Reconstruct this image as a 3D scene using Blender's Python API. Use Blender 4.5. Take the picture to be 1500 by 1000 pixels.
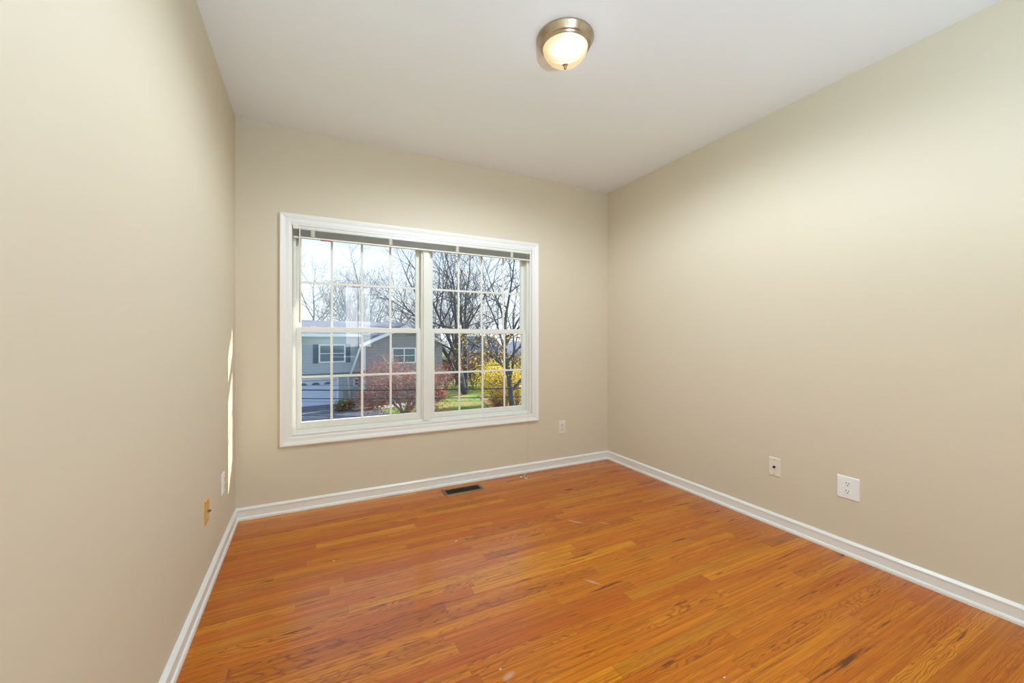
import bpy, bmesh, math, random
from math import sin, cos, pi, radians as R
from mathutils import Vector, Matrix

S = bpy.context.scene
for o in list(bpy.data.objects): bpy.data.objects.remove(o)

# ------------------------------------------------------------------ camera
F = 590.88; YAW = 0.464864; CX, CY = 750.0, 496.96      # focal length in pixels, heading, principal point
CAM = Vector((0.411, 0.0, 1.12))
cd = bpy.data.cameras.new('camera'); cam = bpy.data.objects.new('camera', cd)
S.collection.objects.link(cam); S.camera = cam
cd.sensor_width = 36; cd.lens = F * 36 / 1500; cd.shift_y = -(500 - CY) / 1500
cd.clip_start = 0.02; cd.clip_end = 500
cam.location = CAM; cam.rotation_euler = (pi / 2, 0, -YAW)

# ------------------------------------------------------------------ sky, sun, exposure
w = bpy.data.worlds.new('sky'); S.world = w; w.use_nodes = True
nt = w.node_tree; nt.nodes.clear()
tc = nt.nodes.new('ShaderNodeTexCoord'); sp = nt.nodes.new('ShaderNodeSeparateXYZ')
cr = nt.nodes.new('ShaderNodeValToRGB'); bg = nt.nodes.new('ShaderNodeBackground'); wo = nt.nodes.new('ShaderNodeOutputWorld')
nt.links.new(tc.outputs['Generated'], sp.inputs[0]); nt.links.new(sp.outputs['Z'], cr.inputs[0])
e = cr.color_ramp.elements
e[0].position = 0.0; e[0].color = (0.90, 0.95, 1.0, 1)
e[1].position = 0.35; e[1].color = (0.62, 0.79, 1.0, 1)
x = e.new(0.12); x.color = (0.84, 0.92, 1.0, 1)
x = e.new(0.9); x.color = (0.35, 0.55, 0.95, 1)
bg.inputs['Strength'].default_value = 1.35
nt.links.new(cr.outputs[0], bg.inputs[0]); nt.links.new(bg.outputs[0], wo.inputs[0])

SUN_DIR = Vector((-1.0, -0.305, -0.37)).normalized()
sd = bpy.data.lights.new('sun', 'SUN'); sd.energy = 12; sd.angle = R(0.55); sd.color = (1.0, 0.95, 0.87)
sun = bpy.data.objects.new('sun', sd); S.collection.objects.link(sun)
sun.location = (40, 10, 20); sun.rotation_euler = SUN_DIR.to_track_quat('-Z', 'Y').to_euler()

# fill light added in an invented narrow window behind the viewer
ad = bpy.data.lights.new('rear_fill_light', 'AREA'); ad.shape = 'RECTANGLE'; ad.size = 0.5; ad.size_y = 1.15
ad.energy = 12; ad.color = (0.95, 0.98, 1.0)
al = bpy.data.objects.new('rear_fill_light', ad); S.collection.objects.link(al)
al.location = (1.20, -1.72, 1.525); al.rotation_euler = (pi / 2, 0, 0)   # shines towards +y

S.view_settings.view_transform = 'Standard'; S.view_settings.look = 'None'
S.view_settings.gamma = 1; S.view_settings.exposure = 0.0; S.view_settings.use_curve_mapping = False

# ------------------------------------------------------------------ helpers
C = S.collection
def ray(px, py=CY):
    a = (px - CX) / F; b = -(py - CY) / F; c, s = cos(YAW), sin(YAW)
    return Vector((a * c + s, -a * s + c, b))
def at(px, py, depth): return CAM + ray(px, py) * depth
GZ = -3.5
def on_ground(px, depth): p = at(px, CY, depth); return Vector((p.x, p.y, GZ))

def tag(o, label=None, cat=None, group=None, kind=None):
    if label: o['label'] = label
    if cat: o['category'] = cat
    if group: o['group'] = group
    if kind: o['kind'] = kind
    return o
def empty(name, loc=(0, 0, 0), rz=0):
    o = bpy.data.objects.new(name, None); o.empty_display_size = 0.1
    o.location = loc; o.rotation_euler = (0, 0, rz); C.objects.link(o); return o

class MB:
    def __init__(s): s.v = []; s.f = []; s.m = []; s.sm = []
    def add(s, vs, fs, mi=0, smooth=False):
        b = len(s.v); s.v += [tuple(v) for v in vs]
        for f in fs: s.f.append([i + b for i in f]); s.m.append(mi); s.sm.append(smooth)
    def box(s, x0, x1, y0, y1, z0, z1, mi=0):
        vs = [(x, y, z) for z in (z0, z1) for y in (y0, y1) for x in (x0, x1)]
        s.add(vs, [(0, 2, 3, 1), (4, 5, 7, 6), (0, 1, 5, 4), (2, 6, 7, 3), (0, 4, 6, 2), (1, 3, 7, 5)], mi)
    def extrude(s, prof, a, b, n, up=Vector((0, 0, 1)), ca=0, cb=0, mi=0):
        """profile (out, up) swept from a to b; out along n; ca/cb mitre slopes at the ends"""
        a = Vector(a); b = Vector(b); n = Vector(n); d = (b - a).normalized(); k = len(prof)
        va = [a + n * p[0] + up * p[1] + d * (ca * p[0]) for p in prof]
        vb = [b + n * p[0] + up * p[1] - d * (cb * p[0]) for p in prof]
        fs = [(i, (i + 1) % k, k + (i + 1) % k, k + i) for i in range(k)] + [tuple(range(k))[::-1], tuple(range(k, 2 * k))]
        s.add(va + vb, fs, mi)
    def tube(s, pts, rads, n=6, mi=0, caps=True):
        b = len(s.v); k = len(pts); pts = [Vector(p) for p in pts]; ref = None
        for i, p in enumerate(pts):
            d = (pts[min(i + 1, k - 1)] - pts[max(i - 1, 0)]).normalized()
            if ref is None: ref = d.orthogonal().normalized()
            ref = (ref - d * ref.dot(d))
            if ref.length < 1e-6: ref = d.orthogonal()
            ref.normalize(); q = d.cross(ref)
            r = rads[i] if hasattr(rads, '__len__') else rads
            for j in range(n):
                a = 2 * pi * j / n; s.v.append(tuple(p + (ref * cos(a) + q * sin(a)) * r))
        for i in range(k - 1):
            for j in range(n):
                s.f.append([b + i * n + j, b + i * n + (j + 1) % n, b + (i + 1) * n + (j + 1) % n, b + (i + 1) * n + j])
                s.m.append(mi); s.sm.append(True)
        if caps:
            s.f.append([b + j for j in range(n)][::-1]); s.m.append(mi); s.sm.append(False)
            s.f.append([b + (k - 1) * n + j for j in range(n)]); s.m.append(mi); s.sm.append(False)
    def lathe(s, prof, n=48, mi=0, c=(0, 0, 0), axis='z'):
        b = len(s.v); k = len(prof)
        for r, z in prof:
            for j in range(n):
                a = 2 * pi * j / n
                p = (r * cos(a), r * sin(a), z) if axis == 'z' else (r * cos(a), z, r * sin(a)) if axis == 'y' else (z, r * cos(a), r * sin(a))
                s.v.append((p[0] + c[0], p[1] + c[1], p[2] + c[2]))
        for i in range(k - 1):
            for j in range(n):
                s.f.append([b + i * n + j, b + i * n + (j + 1) % n, b + (i + 1) * n + (j + 1) % n, b + (i + 1) * n + j])
                s.m.append(mi); s.sm.append(True)
    def build(s, name, mat, parent=None, bevel=0, solid=0, fix=True, subsurf=0):
        me = bpy.data.meshes.new(name); me.from_pydata(s.v, [], s.f)
        for m in (mat if isinstance(mat, (list, tuple)) else [mat]): me.materials.append(m)
        me.polygons.foreach_set('material_index', s.m); me.polygons.foreach_set('use_smooth', s.sm)
        me.update()
        if fix:
            bm = bmesh.new(); bm.from_mesh(me); bmesh.ops.recalc_face_normals(bm, faces=bm.faces); bm.to_mesh(me); bm.free()
        o = bpy.data.objects.new(name, me); C.objects.link(o)
        if parent: o.parent = parent
        if solid:
            md = o.modifiers.new('solid', 'SOLIDIFY'); md.thickness = solid; md.offset = 0
        if bevel:
            md = o.modifiers.new('bevel', 'BEVEL'); md.width = bevel; md.segments = 2; md.limit_method = 'ANGLE'
        return o

# ------------------------------------------------------------------ materials
def srgb(r, g, b):
    f = lambda c: ((c / 255 + 0.055) / 1.055) ** 2.4 if c > 10 else c / 255 / 12.92
    return (f(r), f(g), f(b), 1)
def mat(name, col, rough=0.5, metal=0, bump=0, bscale=200, var=0, vscale=5, spec=0.5, aniso=0):
    m = bpy.data.materials.new(name); m.use_nodes = True; t = m.node_tree; b = t.nodes['Principled BSDF']
    b.inputs['Roughness'].default_value = rough; b.inputs['Metallic'].default_value = metal
    b.inputs['Specular IOR Level'].default_value = spec; b.inputs['Base Color'].default_value = col
    if aniso: b.inputs['Anisotropic'].default_value = aniso
    c = t.nodes.new('ShaderNodeTexCoord')
    if var:
        n = t.nodes.new('ShaderNodeTexNoise'); n.inputs['Scale'].default_value = vscale; n.inputs['Detail'].default_value = 5
        r = t.nodes.new('ShaderNodeMapRange'); r.inputs[3].default_value = 1 - var; r.inputs[4].default_value = 1 + var
        h = t.nodes.new('ShaderNodeVectorMath'); h.operation = 'SCALE'; h.inputs[0].default_value = col[:3]
        t.links.new(c.outputs['Object'], n.inputs['Vector']); t.links.new(n.outputs[0], r.inputs[0])
        t.links.new(r.outputs[0], h.inputs['Scale']); t.links.new(h.outputs[0], b.inputs['Base Color'])
    if bump:
        n = t.nodes.new('ShaderNodeTexNoise'); n.inputs['Scale'].default_value = bscale; n.inputs['Detail'].default_value = 3
        u = t.nodes.new('ShaderNodeBump'); u.inputs['Strength'].default_value = bump; u.inputs['Distance'].default_value = 0.002
        t.links.new(c.outputs['Object'], n.inputs['Vector']); t.links.new(n.outputs[0], u.inputs['Height']); t.links.new(u.outputs[0], b.inputs['Normal'])
    return m

class NT:
    """tiny helper for maths in a node tree"""
    def __init__(s, t): s.t = t
    def n(s, kind, **kw):
        x = s.t.nodes.new('ShaderNode' + kind)
        for k, v in kw.items(): setattr(x, k, v)
        return x
    def put(s, sock, v):
        if isinstance(v, (int, float, tuple)): sock.default_value = v
        else: s.t.links.new(v, sock)
    def m(s, op, a, b=None, c=None):
        x = s.n('Math', operation=op); s.put(x.inputs[0], a)
        if b is not None: s.put(x.inputs[1], b)
        if c is not None: s.put(x.inputs[2], c)
        return x.outputs[0]
    def xyz(s, a, b, c):
        x = s.n('CombineXYZ'); s.put(x.inputs[0], a); s.put(x.inputs[1], b); s.put(x.inputs[2], c); return x.outputs[0]
    def mix(s, f, a, b, bt='MIX'):
        x = s.n('Mix', data_type='RGBA', blend_type=bt); s.put(x.inputs[0], f); s.put(x.inputs[6], a); s.put(x.inputs[7], b); return x.outputs[2]
    def ramp(s, f, stops):
        x = s.n('ValToRGB'); s.put(x.inputs[0], f); el = x.color_ramp.elements
        el[0].position, el[0].color = stops[0]; el[1].position, el[1].color = stops[-1]
        for p, c in stops[1:-1]: q = el.new(p); q.color = c
        return x.outputs[0]
    def noise(s, vec, scale, detail=4, rough=0.5, dist=0):
        x = s.n('TexNoise'); s.put(x.inputs['Vector'], vec); x.inputs['Scale'].default_value = scale
        x.inputs['Detail'].default_value = detail; x.inputs['Roughness'].default_value = rough; x.inputs['Distortion'].default_value = dist
        return x.outputs[0]
    def wn(s, vec):
        x = s.n('TexWhiteNoise', noise_dimensions='3D'); s.put(x.inputs['Vector'], vec); return x.outputs[0]

def wood_floor():
    m = bpy.data.materials.new('oak_strip_floor'); m.use_nodes = True; t = m.node_tree; b = t.nodes['Principled BSDF']; k = NT(t)
    tc = k.n('TexCoord'); sp = k.n('SeparateXYZ'); t.links.new(tc.outputs['Object'], sp.inputs[0])
    X, Y = sp.outputs[0], sp.outputs[1]
    W = 0.0572
    ry = k.m('DIVIDE', Y, W); row = k.m('FLOOR', ry); fy = k.m('FRACT', ry)
    h1 = k.wn(k.xyz(row, 3.7, 1.1)); h2 = k.wn(k.xyz(row, 9.2, 5.5))
    L = k.m('MULTIPLY_ADD', h2, 0.7, 0.62)                        # board length differs from row to row
    u0 = k.m('DIVIDE', k.m('ADD', X, k.m('MULTIPLY', h1, 7.0)), L)
    # uneven board ends
    cell0 = k.m('FLOOR', u0)
    u = k.m('ADD', u0, k.m('MULTIPLY', k.m('SINE', k.m('MULTIPLY_ADD', u0, 2.1, k.m('MULTIPLY', h1, 20.0))), 0.28))
    cell = k.m('FLOOR', u); fx = k.m('FRACT', u)
    idv = k.xyz(row, cell, 0.5)
    r1 = k.wn(idv); r2 = k.wn(k.xyz(cell, row, 7.3)); r3 = k.wn(k.xyz(cell, row, 13.9)); r4 = k.wn(k.xyz(row, cell, 21.1))
    # grain space, shifted per board
    gx = k.m('ADD', X, k.m('MULTIPLY', r2, 50.0)); gy = k.m('ADD', Y, k.m('MULTIPLY', r3, 30.0)); gz = k.m('MULTIPLY', r1, 17.0)
    # cathedral figure: rings of a slightly tilted trunk
    warp = k.noise(k.xyz(k.m('MULTIPLY', gx, 1.5), k.m('MULTIPLY', gy, 8.0), gz), 1.0, 3, 0.55)
    warp2 = k.noise(k.xyz(k.m('MULTIPLY', gx, 12.0), k.m('MULTIPLY', gy, 26.0), gz), 1.0, 2, 0.5)
    fld = k.m('ADD', k.m('MULTIPLY', warp, 20.0), k.m('MULTIPLY', warp2, 1.5))
    fld = k.m('ADD', fld, k.m('MULTIPLY', gy, k.m('MULTIPLY_ADD', r4, 120.0, 20.0)))
    ring = k.m('FRACT', fld)
    ringd = k.m('POWER', k.m('ABSOLUTE', k.m('MULTIPLY_ADD', ring, 2.0, -1.0)), 4.0)     # thin dark late-wood lines
    figure_amt = k.m('MULTIPLY', k.m('POWER', k.wn(k.xyz(row, cell, 31.0)), 1.6), 0.95)
    pores = k.noise(k.xyz(k.m('MULTIPLY', gx, 14.0), k.m('MULTIPLY', gy, 620.0), gz), 1.0, 2, 0.6)
    streak = k.noise(k.xyz(k.m('MULTIPLY', gx, 1.7), k.m('MULTIPLY', gy, 60.0), gz), 1.0, 4, 0.6)
    # tone of each board
    base = k.ramp(r1, [(0.0, srgb(196, 98, 2)), (0.15, srgb(206, 112, 4)), (0.4, srgb(212, 122, 8)), (0.62, srgb(215, 126, 10)), (0.86, srgb(222, 136, 16)), (1.0, srgb(232, 154, 40))])
    base = k.mix(k.m('MULTIPLY', k.m('SUBTRACT', 1.0, k.m('GREATER_THAN', r4, 0.11)), 0.4), base, srgb(158, 92, 12))
    base = k.mix(k.m('MULTIPLY', k.m('GREATER_THAN', r3, 0.86), 0.45), base, srgb(200, 94, 12))
    sk = k.ramp(streak, [(0.30, (0, 0, 0, 1)), (0.70, (1, 1, 1, 1))])
    base = k.mix(k.m('MULTIPLY', k.m('SUBTRACT', 1.0, sk), 0.55), base, srgb(160, 76, 2))
    fine = k.noise(k.xyz(k.m('MULTIPLY', gx, 2.6), k.m('MULTIPLY', gy, 210.0), gz), 1.0, 3, 0.65)
    fn = k.ramp(fine, [(0.50, (0, 0, 0, 1)), (0.72, (1, 1, 1, 1))])
    base = k.mix(k.m('MULTIPLY', fn, 0.85), base, srgb(128, 58, 2))
    lite = k.noise(k.xyz(k.m('MULTIPLY', gx, 1.9), k.m('MULTIPLY', gy, 120.0), k.m('ADD', gz, 9.0)), 1.0, 3, 0.6)
    lt = k.ramp(lite, [(0.52, (0, 0, 0, 1)), (0.70, (1, 1, 1, 1))])
    base = k.mix(k.m('MULTIPLY', lt, 0.35), base, srgb(236, 160, 46))
    base = k.mix(k.m('MULTIPLY', ringd, figure_amt), base, srgb(128, 58, 6))
    pr = k.ramp(pores, [(0.56, (0, 0, 0, 1)), (0.72, (1, 1, 1, 1))])
    base = k.mix(k.m('MULTIPLY', pr, 0.22), base, srgb(130, 60, 6))
    # mineral streaks
    ms = k.noise(k.xyz(k.m('MULTIPLY', gx, 4.0), k.m('MULTIPLY', gy, 46.0), gz), 1.0, 3, 0.6)
    ms = k.ramp(ms, [(0.63, (0, 0, 0, 1)), (0.71, (1, 1, 1, 1))])
    base = k.mix(k.m('MULTIPLY', ms, 0.85), base, srgb(74, 36, 16))
    # joints between boards
    ey = k.m('MINIMUM', fy, k.m('SUBTRACT', 1.0, fy)); ex = k.m('MULTIPLY', k.m('MINIMUM', fx, k.m('SUBTRACT', 1.0, fx)), k.m('DIVIDE', L, W))
    ed = k.m('MINIMUM', ey, ex)
    gap = k.m('SUBTRACT', 1.0, k.m('SMOOTH_MIN', k.m('DIVIDE', ed, 0.016), 1.0, 0.05))
    gap = k.m('MAXIMUM', gap, 0.0)
    gs = k.m('MULTIPLY_ADD', k.wn(k.xyz(row, 77.0, 2.0)), 0.6, 0.35)
    base = k.mix(k.m('MULTIPLY', gap, gs), base, srgb(84, 40, 12))
    base = k.mix(1.0, base, (1.0, 0.93, 0.25, 1), 'MULTIPLY')        # amber varnish over the oak
    # dull scuff marks that lie on the varnish
    sc = None
    for (px, py, rx, ry_, ang) in ((868, 852, .045, .010, -1.0), (1143 - 300 + 0, 764, .06, .012, -.9), (885, 766, .03, .010, -.9), (745, 990, .03, .014, .3)):
        d = ray(px, py); p = CAM + d * (-CAM.z / d.z)
        dx = k.m('SUBTRACT', X, p.x); dy = k.m('SUBTRACT', Y, p.y)
        a = k.m('ADD', k.m('MULTIPLY', dx, cos(ang)), k.m('MULTIPLY', dy, sin(ang)))
        c = k.m('SUBTRACT', k.m('MULTIPLY', dy, cos(ang)), k.m('MULTIPLY', dx, sin(ang)))
        q = k.m('ADD', k.m('POWER', k.m('ABSOLUTE', k.m('DIVIDE', a, rx)), 2.0), k.m('POWER', k.m('ABSOLUTE', k.m('DIVIDE', c, ry_)), 2.0))
        q = k.m('MAXIMUM', k.m('SUBTRACT', 1.0, q), 0.0)
        sc = q if sc is None else k.m('MAXIMUM', sc, q)
    scn = k.noise(k.xyz(k.m('MULTIPLY', X, 60.0), k.m('MULTIPLY', Y, 260.0), 0.0), 1.0, 3, 0.6)
    sc = k.m('MULTIPLY', sc, k.m('MULTIPLY', scn, 0.9))
    base = k.mix(sc, base, srgb(205, 180, 155))
    t.links.new(base, b.inputs['Base Color'])
    rv = k.noise(tc.outputs['Object'], 3.0, 4, 0.6)
    t.links.new(k.m('MULTIPLY_ADD', rv, 0.10, 0.16), b.inputs['Roughness'])
    b.inputs['Specular IOR Level'].default_value = 0.46
    hgt = k.m('ADD', k.m('MULTIPLY', gap, -1.0), k.m('ADD', k.m('MULTIPLY', pr, -0.12), k.m('MULTIPLY', k.noise(k.xyz(k.m('MULTIPLY', X, 3.0), k.m('MULTIPLY', Y, 18.0), r1), 1.0, 2), 0.9)))
    bu = k.n('Bump'); bu.inputs['Strength'].default_value = 0.22; bu.inputs['Distance'].default_value = 0.0016
    t.links.new(hgt, bu.inputs['Height']); t.links.new(bu.outputs[0], b.inputs['Normal'])
    return m

M = {}
M['wall'] = mat('cream_wall_paint', srgb(223, 210, 186), 0.55, bump=0.05, bscale=260, spec=0.25)
M['ceiling'] = mat('ceiling_paint', srgb(247, 247, 247), 0.9, bump=0.04, bscale=220, spec=0.2)
M['trim'] = mat('white_gloss_trim', srgb(243, 241, 235), 0.32, bump=0.02, bscale=60)
M['vinyl'] = mat('white_vinyl_window', srgb(236, 234, 224), 0.35)
M['plate'] = mat('white_plastic', srgb(248, 248, 246), 0.3)
M['plate_old'] = mat('off_white_plastic', srgb(236, 228, 212), 0.35)
M['ivory'] = mat('aged_ivory_plastic', srgb(226, 168, 62), 0.35)
M['dark'] = mat('dark_slot', srgb(36, 32, 28), 0.7)
M['steel'] = mat('small_steel', srgb(150, 140, 125), 0.3, 1.0)
M['nickel'] = mat('brushed_nickel', srgb(186, 168, 146), 0.26, 1.0, aniso=0.4)
M['bronze'] = mat('floor_vent_brown_metal', srgb(132, 112, 84), 0.42, 0.7)
M['louvre'] = mat('dark_louvre_metal', srgb(70, 56, 40), 0.5, 0.6)
M['black'] = mat('duct_shade_black', srgb(16, 13, 10), 0.9)
M['slat'] = mat('shaded_blind_slat', srgb(205, 200, 186), 0.4)  # shade of the backlit stack is put into this grey-beige
M['blind_white'] = mat('blind_white_rail', srgb(232, 230, 220), 0.35)
M['cord'] = mat('blind_cord', srgb(238, 228, 208), 0.8)
M['red'] = mat('red_tag', srgb(206, 34, 60), 0.5)
M['floor'] = wood_floor()
M['exterior_white'] = mat('exterior_white_paint', srgb(228, 230, 234), 0.6)

def glass_mat():
    m = bpy.data.materials.new('window_glass'); m.use_nodes = True; t = m.node_tree; t.nodes.clear(); k = NT(t)
    tr = k.n('BsdfTransparent'); tr.inputs[0].default_value = (0.97, 0.985, 0.985, 1)
    gl = k.n('BsdfGlossy'); gl.inputs['Roughness'].default_value = 0.0; ge = k.n('NewGeometry'); dt = k.n('VectorMath', operation='DOT_PRODUCT'); t.links.new(ge.outputs['Incoming'], dt.inputs[0]); t.links.new(ge.outputs['Normal'], dt.inputs[1])
    fr = k.m('MULTIPLY_ADD', k.m('POWER', k.m('SUBTRACT', 1.0, k.m('ABSOLUTE', dt.outputs['Value'])), 5.0), 0.965, 0.035)   # Schlick's reflectance of a thin pane
    mx = k.n('MixShader'); t.links.new(fr, mx.inputs[0]); t.links.new(tr.outputs[0], mx.inputs[1]); t.links.new(gl.outputs[0], mx.inputs[2])
    o = k.n('OutputMaterial'); t.links.new(mx.outputs[0], o.inputs[0]); return m
M['glass'] = glass_mat()

# ------------------------------------------------------------------ the room
XR, YB, H, YN = 2.9167, 2.990, 2.4927, -1.62         # right wall, window wall, ceiling, wall behind the camera
T = 0.14
WX0, WX1, WZ0, WZ1 = 0.300, 2.088, 0.492, 1.876       # opening in the window wall
def struct(o, label): return tag(o, label, kind='structure')

b = MB(); b.box(-T, XR + T, YN - T, YB + T, -0.2, 0.0); fl = struct(b.build('floor', M['floor']), 'honey coloured oak strip floor of narrow varnished boards')
b = MB(); b.box(-T, XR + T, YN - T, YB + T, H, H + 0.2); struct(b.build('ceiling', M['ceiling']), 'flat white painted ceiling')
b = MB(); b.box(-T, 0, YN, YB, 0, H); struct(b.build('wall_left', M['wall']), 'cream painted wall on the left side')
b = MB(); b.box(XR, XR + T, YN, YB, 0, H); struct(b.build('wall_right', M['wall']), 'plain cream painted wall on the right side')
b = MB(); b.box(-T, WX0, YB, YB + T, 0, H); b.box(WX1, XR + T, YB, YB + T, 0, H); b.box(WX0, WX1, YB, YB + T, 0, WZ0); b.box(WX0, WX1, YB, YB + T, WZ1, H)
struct(b.build('wall_back', M['wall']), 'cream painted wall around the twin window')
RX0, RX1, RZ0, RZ1 = 0.95, 1.45, 0.95, 2.1
b = MB(); b.box(-T, RX0, YN - T, YN, 0, H); b.box(RX1, XR + T, YN - T, YN, 0, H); b.box(RX0, RX1, YN - T, YN, 0, RZ0); b.box(RX0, RX1, YN - T, YN, RZ1, H)
struct(b.build('wall_rear', M['wall']), 'cream painted wall with a narrow opening added for fill light')

# baseboards with cap and shoe moulding
BP = [(0, 0), (0.0205, 0), (0.0205, 0.010), (0.0175, 0.017), (0.0125, 0.020), (0.0125, 0.058), (0.0150, 0.060), (0.0150, 0.066), (0.011, 0.071), (0.006, 0.0765), (0, 0.0765)]
b = MB(); b.extrude(BP, (0, YB, 0), (XR, YB, 0), (0, -1, 0), ca=1, cb=1); struct(b.build('baseboard_back', M['trim']), 'white baseboard under the window')
b = MB(); b.extrude(BP, (0, YN, 0), (0, YB, 0), (1, 0, 0), ca=1, cb=1); struct(b.build('baseboard_left', M['trim']), 'white baseboard along the left wall')
b = MB(); b.extrude(BP, (XR, YN, 0), (XR, YB, 0), (-1, 0, 0), ca=1, cb=1); struct(b.build('baseboard_right', M['trim']), 'white baseboard along the right wall')
b = MB(); b.extrude(BP, (0, YN, 0), (XR, YN, 0), (0, 1, 0), ca=1, cb=1); struct(b.build('baseboard_rear', M['trim']), 'white baseboard behind the viewer')

# unseen eave added outside to cut off the top of the sun strip
b = MB(); b.box(-1.0, 4.2, YB + T, YB + T + 0.34, 1.99, 2.05); b.box(-1.0, 4.2, YB + T + 0.34, YB + T + 0.37, 1.93, 2.09)
struct(b.build('sun_block_eave', M['exterior_white']), 'unseen white eave board added above the window to block sun')

b = MB(); b.box(3.2, 4.6, YB + T, 3.72, -3.4, 3.2); struct(b.build('sun_block_bay', M['exterior_white']), 'unseen bay added outside the window wall to block sun')  # unseen block added to stop sun through the right sash

# ------------------------------------------------------------------ window
win = struct(empty('window_1', (0, 0, 0)), 'white twin double hung window with divided panes')
# casing: picture frame with stepped profile, mitred; (out of wall, across)
CP = [(0, 0), (0.017, 0), (0.019, 0.006), (0.019, 0.014), (0.015, 0.017), (0.0145, 0.040), (0.012, 0.044), (0.012, 0.050), (0.008, 0.058), (0, 0.058)]
b = MB()
cx0, cx1, cz0, cz1 = WX0, WX1 + 0.008, WZ0 - 0.002, WZ1
CPo = [(o_, a_) for o_, a_ in [(0, 0), (0.010, 0), (0.0125, 0.010), (0.013, 0.030), (0.016, 0.036), (0.018, 0.044), (0.020, 0.050), (0.020, 0.060), (0, 0.060)]]
def frame_sweep(b, prof, x0, x1, z0, z1, y):
    pts = []
    for (o_, a_) in prof:
        pts.append([(x0 - a_, y - o_, z0 - a_), (x1 + a_, y - o_, z0 - a_), (x1 + a_, y - o_, z1 + a_), (x0 - a_, y - o_, z1 + a_)])
    k = len(prof); vs = [pts[i][c] for c in range(4) for i in range(k)]; fs = []
    for c in range(4):
        d = (c + 1) % 4
        for i in range(k):
            j = (i + 1) % k; fs.append((c * k + i, c * k + j, d * k + j, d * k + i))
    b.add(vs, fs)
frame_sweep(b, CPo, cx0, cx1, cz0, cz1, YB)
b.build('window_casing', M['trim'], win)
# jamb boards lining the opening, and the vinyl outer frame
b = MB()
jt = 0.010
b.box(WX0, WX0 + jt, YB - 0.008, YB + T, WZ0, WZ1); b.box(WX1 - jt, WX1, YB - 0.008, YB + T, WZ0, WZ1)
b.box(WX0 + jt, WX1 - jt, YB - 0.008, YB + T, WZ1 - jt, WZ1); b.box(WX0 + jt, WX1 - jt, YB - 0.008, YB + T, WZ0, WZ0 + jt)
b.build('window_jamb', M['trim'], win)
ix0, ix1, iz0, iz1 = WX0 + jt, WX1 - jt, WZ0 + jt, WZ1 - jt
MX = 1.196                                                     # centre of the mullion
b = MB(); yf0, yf1 = YB + 0.026, YB + 0.12
b.box(ix0, ix0 + 0.020, yf0, yf1, iz0, iz1); b.box(ix1 - 0.014, ix1, yf0, yf1, iz0, iz1)
b.box(ix0 + 0.020, ix1 - 0.014, yf0, yf1, iz0, iz0 + 0.022); b.box(ix0 + 0.020, ix1 - 0.014, yf0, yf1, iz1 - 0.02, iz1)
b.build('window_frame', M['vinyl'], win, bevel=0.0015)
b = MB(); b.box(MX - 0.034, MX + 0.034, yf0, yf1, iz0 + 0.022, iz1 - 0.02); b.box(MX - 0.022, MX + 0.022, yf0 - 0.014, yf0, iz0 + 0.012, iz1 - 0.02)
b.build('mullion', M['vinyl'], win, bevel=0.002)

def sash(name, x0, x1, z0, z1, y0, y1, stile, bot, top, label, mcols):
    """x0..x1, z0..z1 outer size; glass between the stiles"""
    b = MB(); gx0, gx1, gz0, gz1 = x0 + stile, x1 - stile, z0 + bot, z1 - top
    b.box(x0, gx0, y0, y1, z0, z1); b.box(gx1, x1, y0, y1, z0, z1)
    b.box(gx0, gx1, y0, y1, z0, gz0); b.box(gx0, gx1, y0, y1, gz1, z1)
    # glazing stop, a thin step around the glass
    ym = (y0 + y1) / 2; q = 0.004
    o = b.build(name, M['vinyl'], win, bevel=0.002); tag(o, label)
    g = MB(); g.box(gx0 - 0.004, gx1 + 0.004, ym - 0.003, ym + 0.003, gz0 - 0.004, gz1 + 0.004)
    g.build('glass_pane', M['glass'], o)
    g = MB(); mw = 0.0075; zc = (gz0 + gz1) / 2; yy0, yy1 = ym - 0.009, ym - 0.0035
    for mx in mcols: g.box(mx - mw, mx + mw, yy0, yy1, gz0, gz1)
    xs = [gx0] + [v for mx in mcols for v in (mx - mw, mx + mw)] + [gx1]
    for i in range(0, len(xs), 2): g.box(xs[i], xs[i + 1], yy0, yy1, zc - mw, zc + mw)
    g.build('muntin_grid', M['vinyl'], o, bevel=0.001)
    return o
yl0, yl1 = YB + 0.034, YB + 0.064         # lower sash, nearer the room
yu0, yu1 = YB + 0.070, YB + 0.100         # upper sash, behind it
LX0, LX1, QX0, QX1 = ix0 + 0.021, MX - 0.035, MX + 0.035, ix1 - 0.015
zb = iz0 + 0.023
mL = (0.545, 0.743, 0.940); mR = (1.467, 1.664, 1.861)
sash('lower_sash', LX0, LX1, zb, 1.203, yl0, yl1, 0.031, 0.044, 0.036, 'left lower sash of the twin window', mL)
sash('lower_sash', QX0, QX1, zb, 1.203, yl0, yl1, 0.034, 0.034, 0.036, 'right lower sash of the twin window', mR)
mLu = tuple(v - 0.0 for v in (0.549, 0.746, 0.943)); mRu = tuple(v + 0.006 for v in mR)
sash('upper_sash', LX0, LX1, 1.172, iz1 - 0.022, yu0, yu1, 0.030, 0.030, 0.034, 'left upper sash of the twin window', mLu)
sash('upper_sash', QX0, QX1, 1.172, iz1 - 0.022, yu0, yu1, 0.030, 0.030, 0.034, 'right upper sash of the twin window', mRu)
# tilt latches on the lower sashes
for xx in (LX0 + 0.10, LX1 - 0.10, QX0 + 0.10, QX1 - 0.10):
    b = MB(); b.box(xx - 0.018, xx + 0.018, yl0 + 0.004, yl0 + 0.016, 1.203, 1.207); b.build('sash_latch', M['vinyl'], win)

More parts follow.
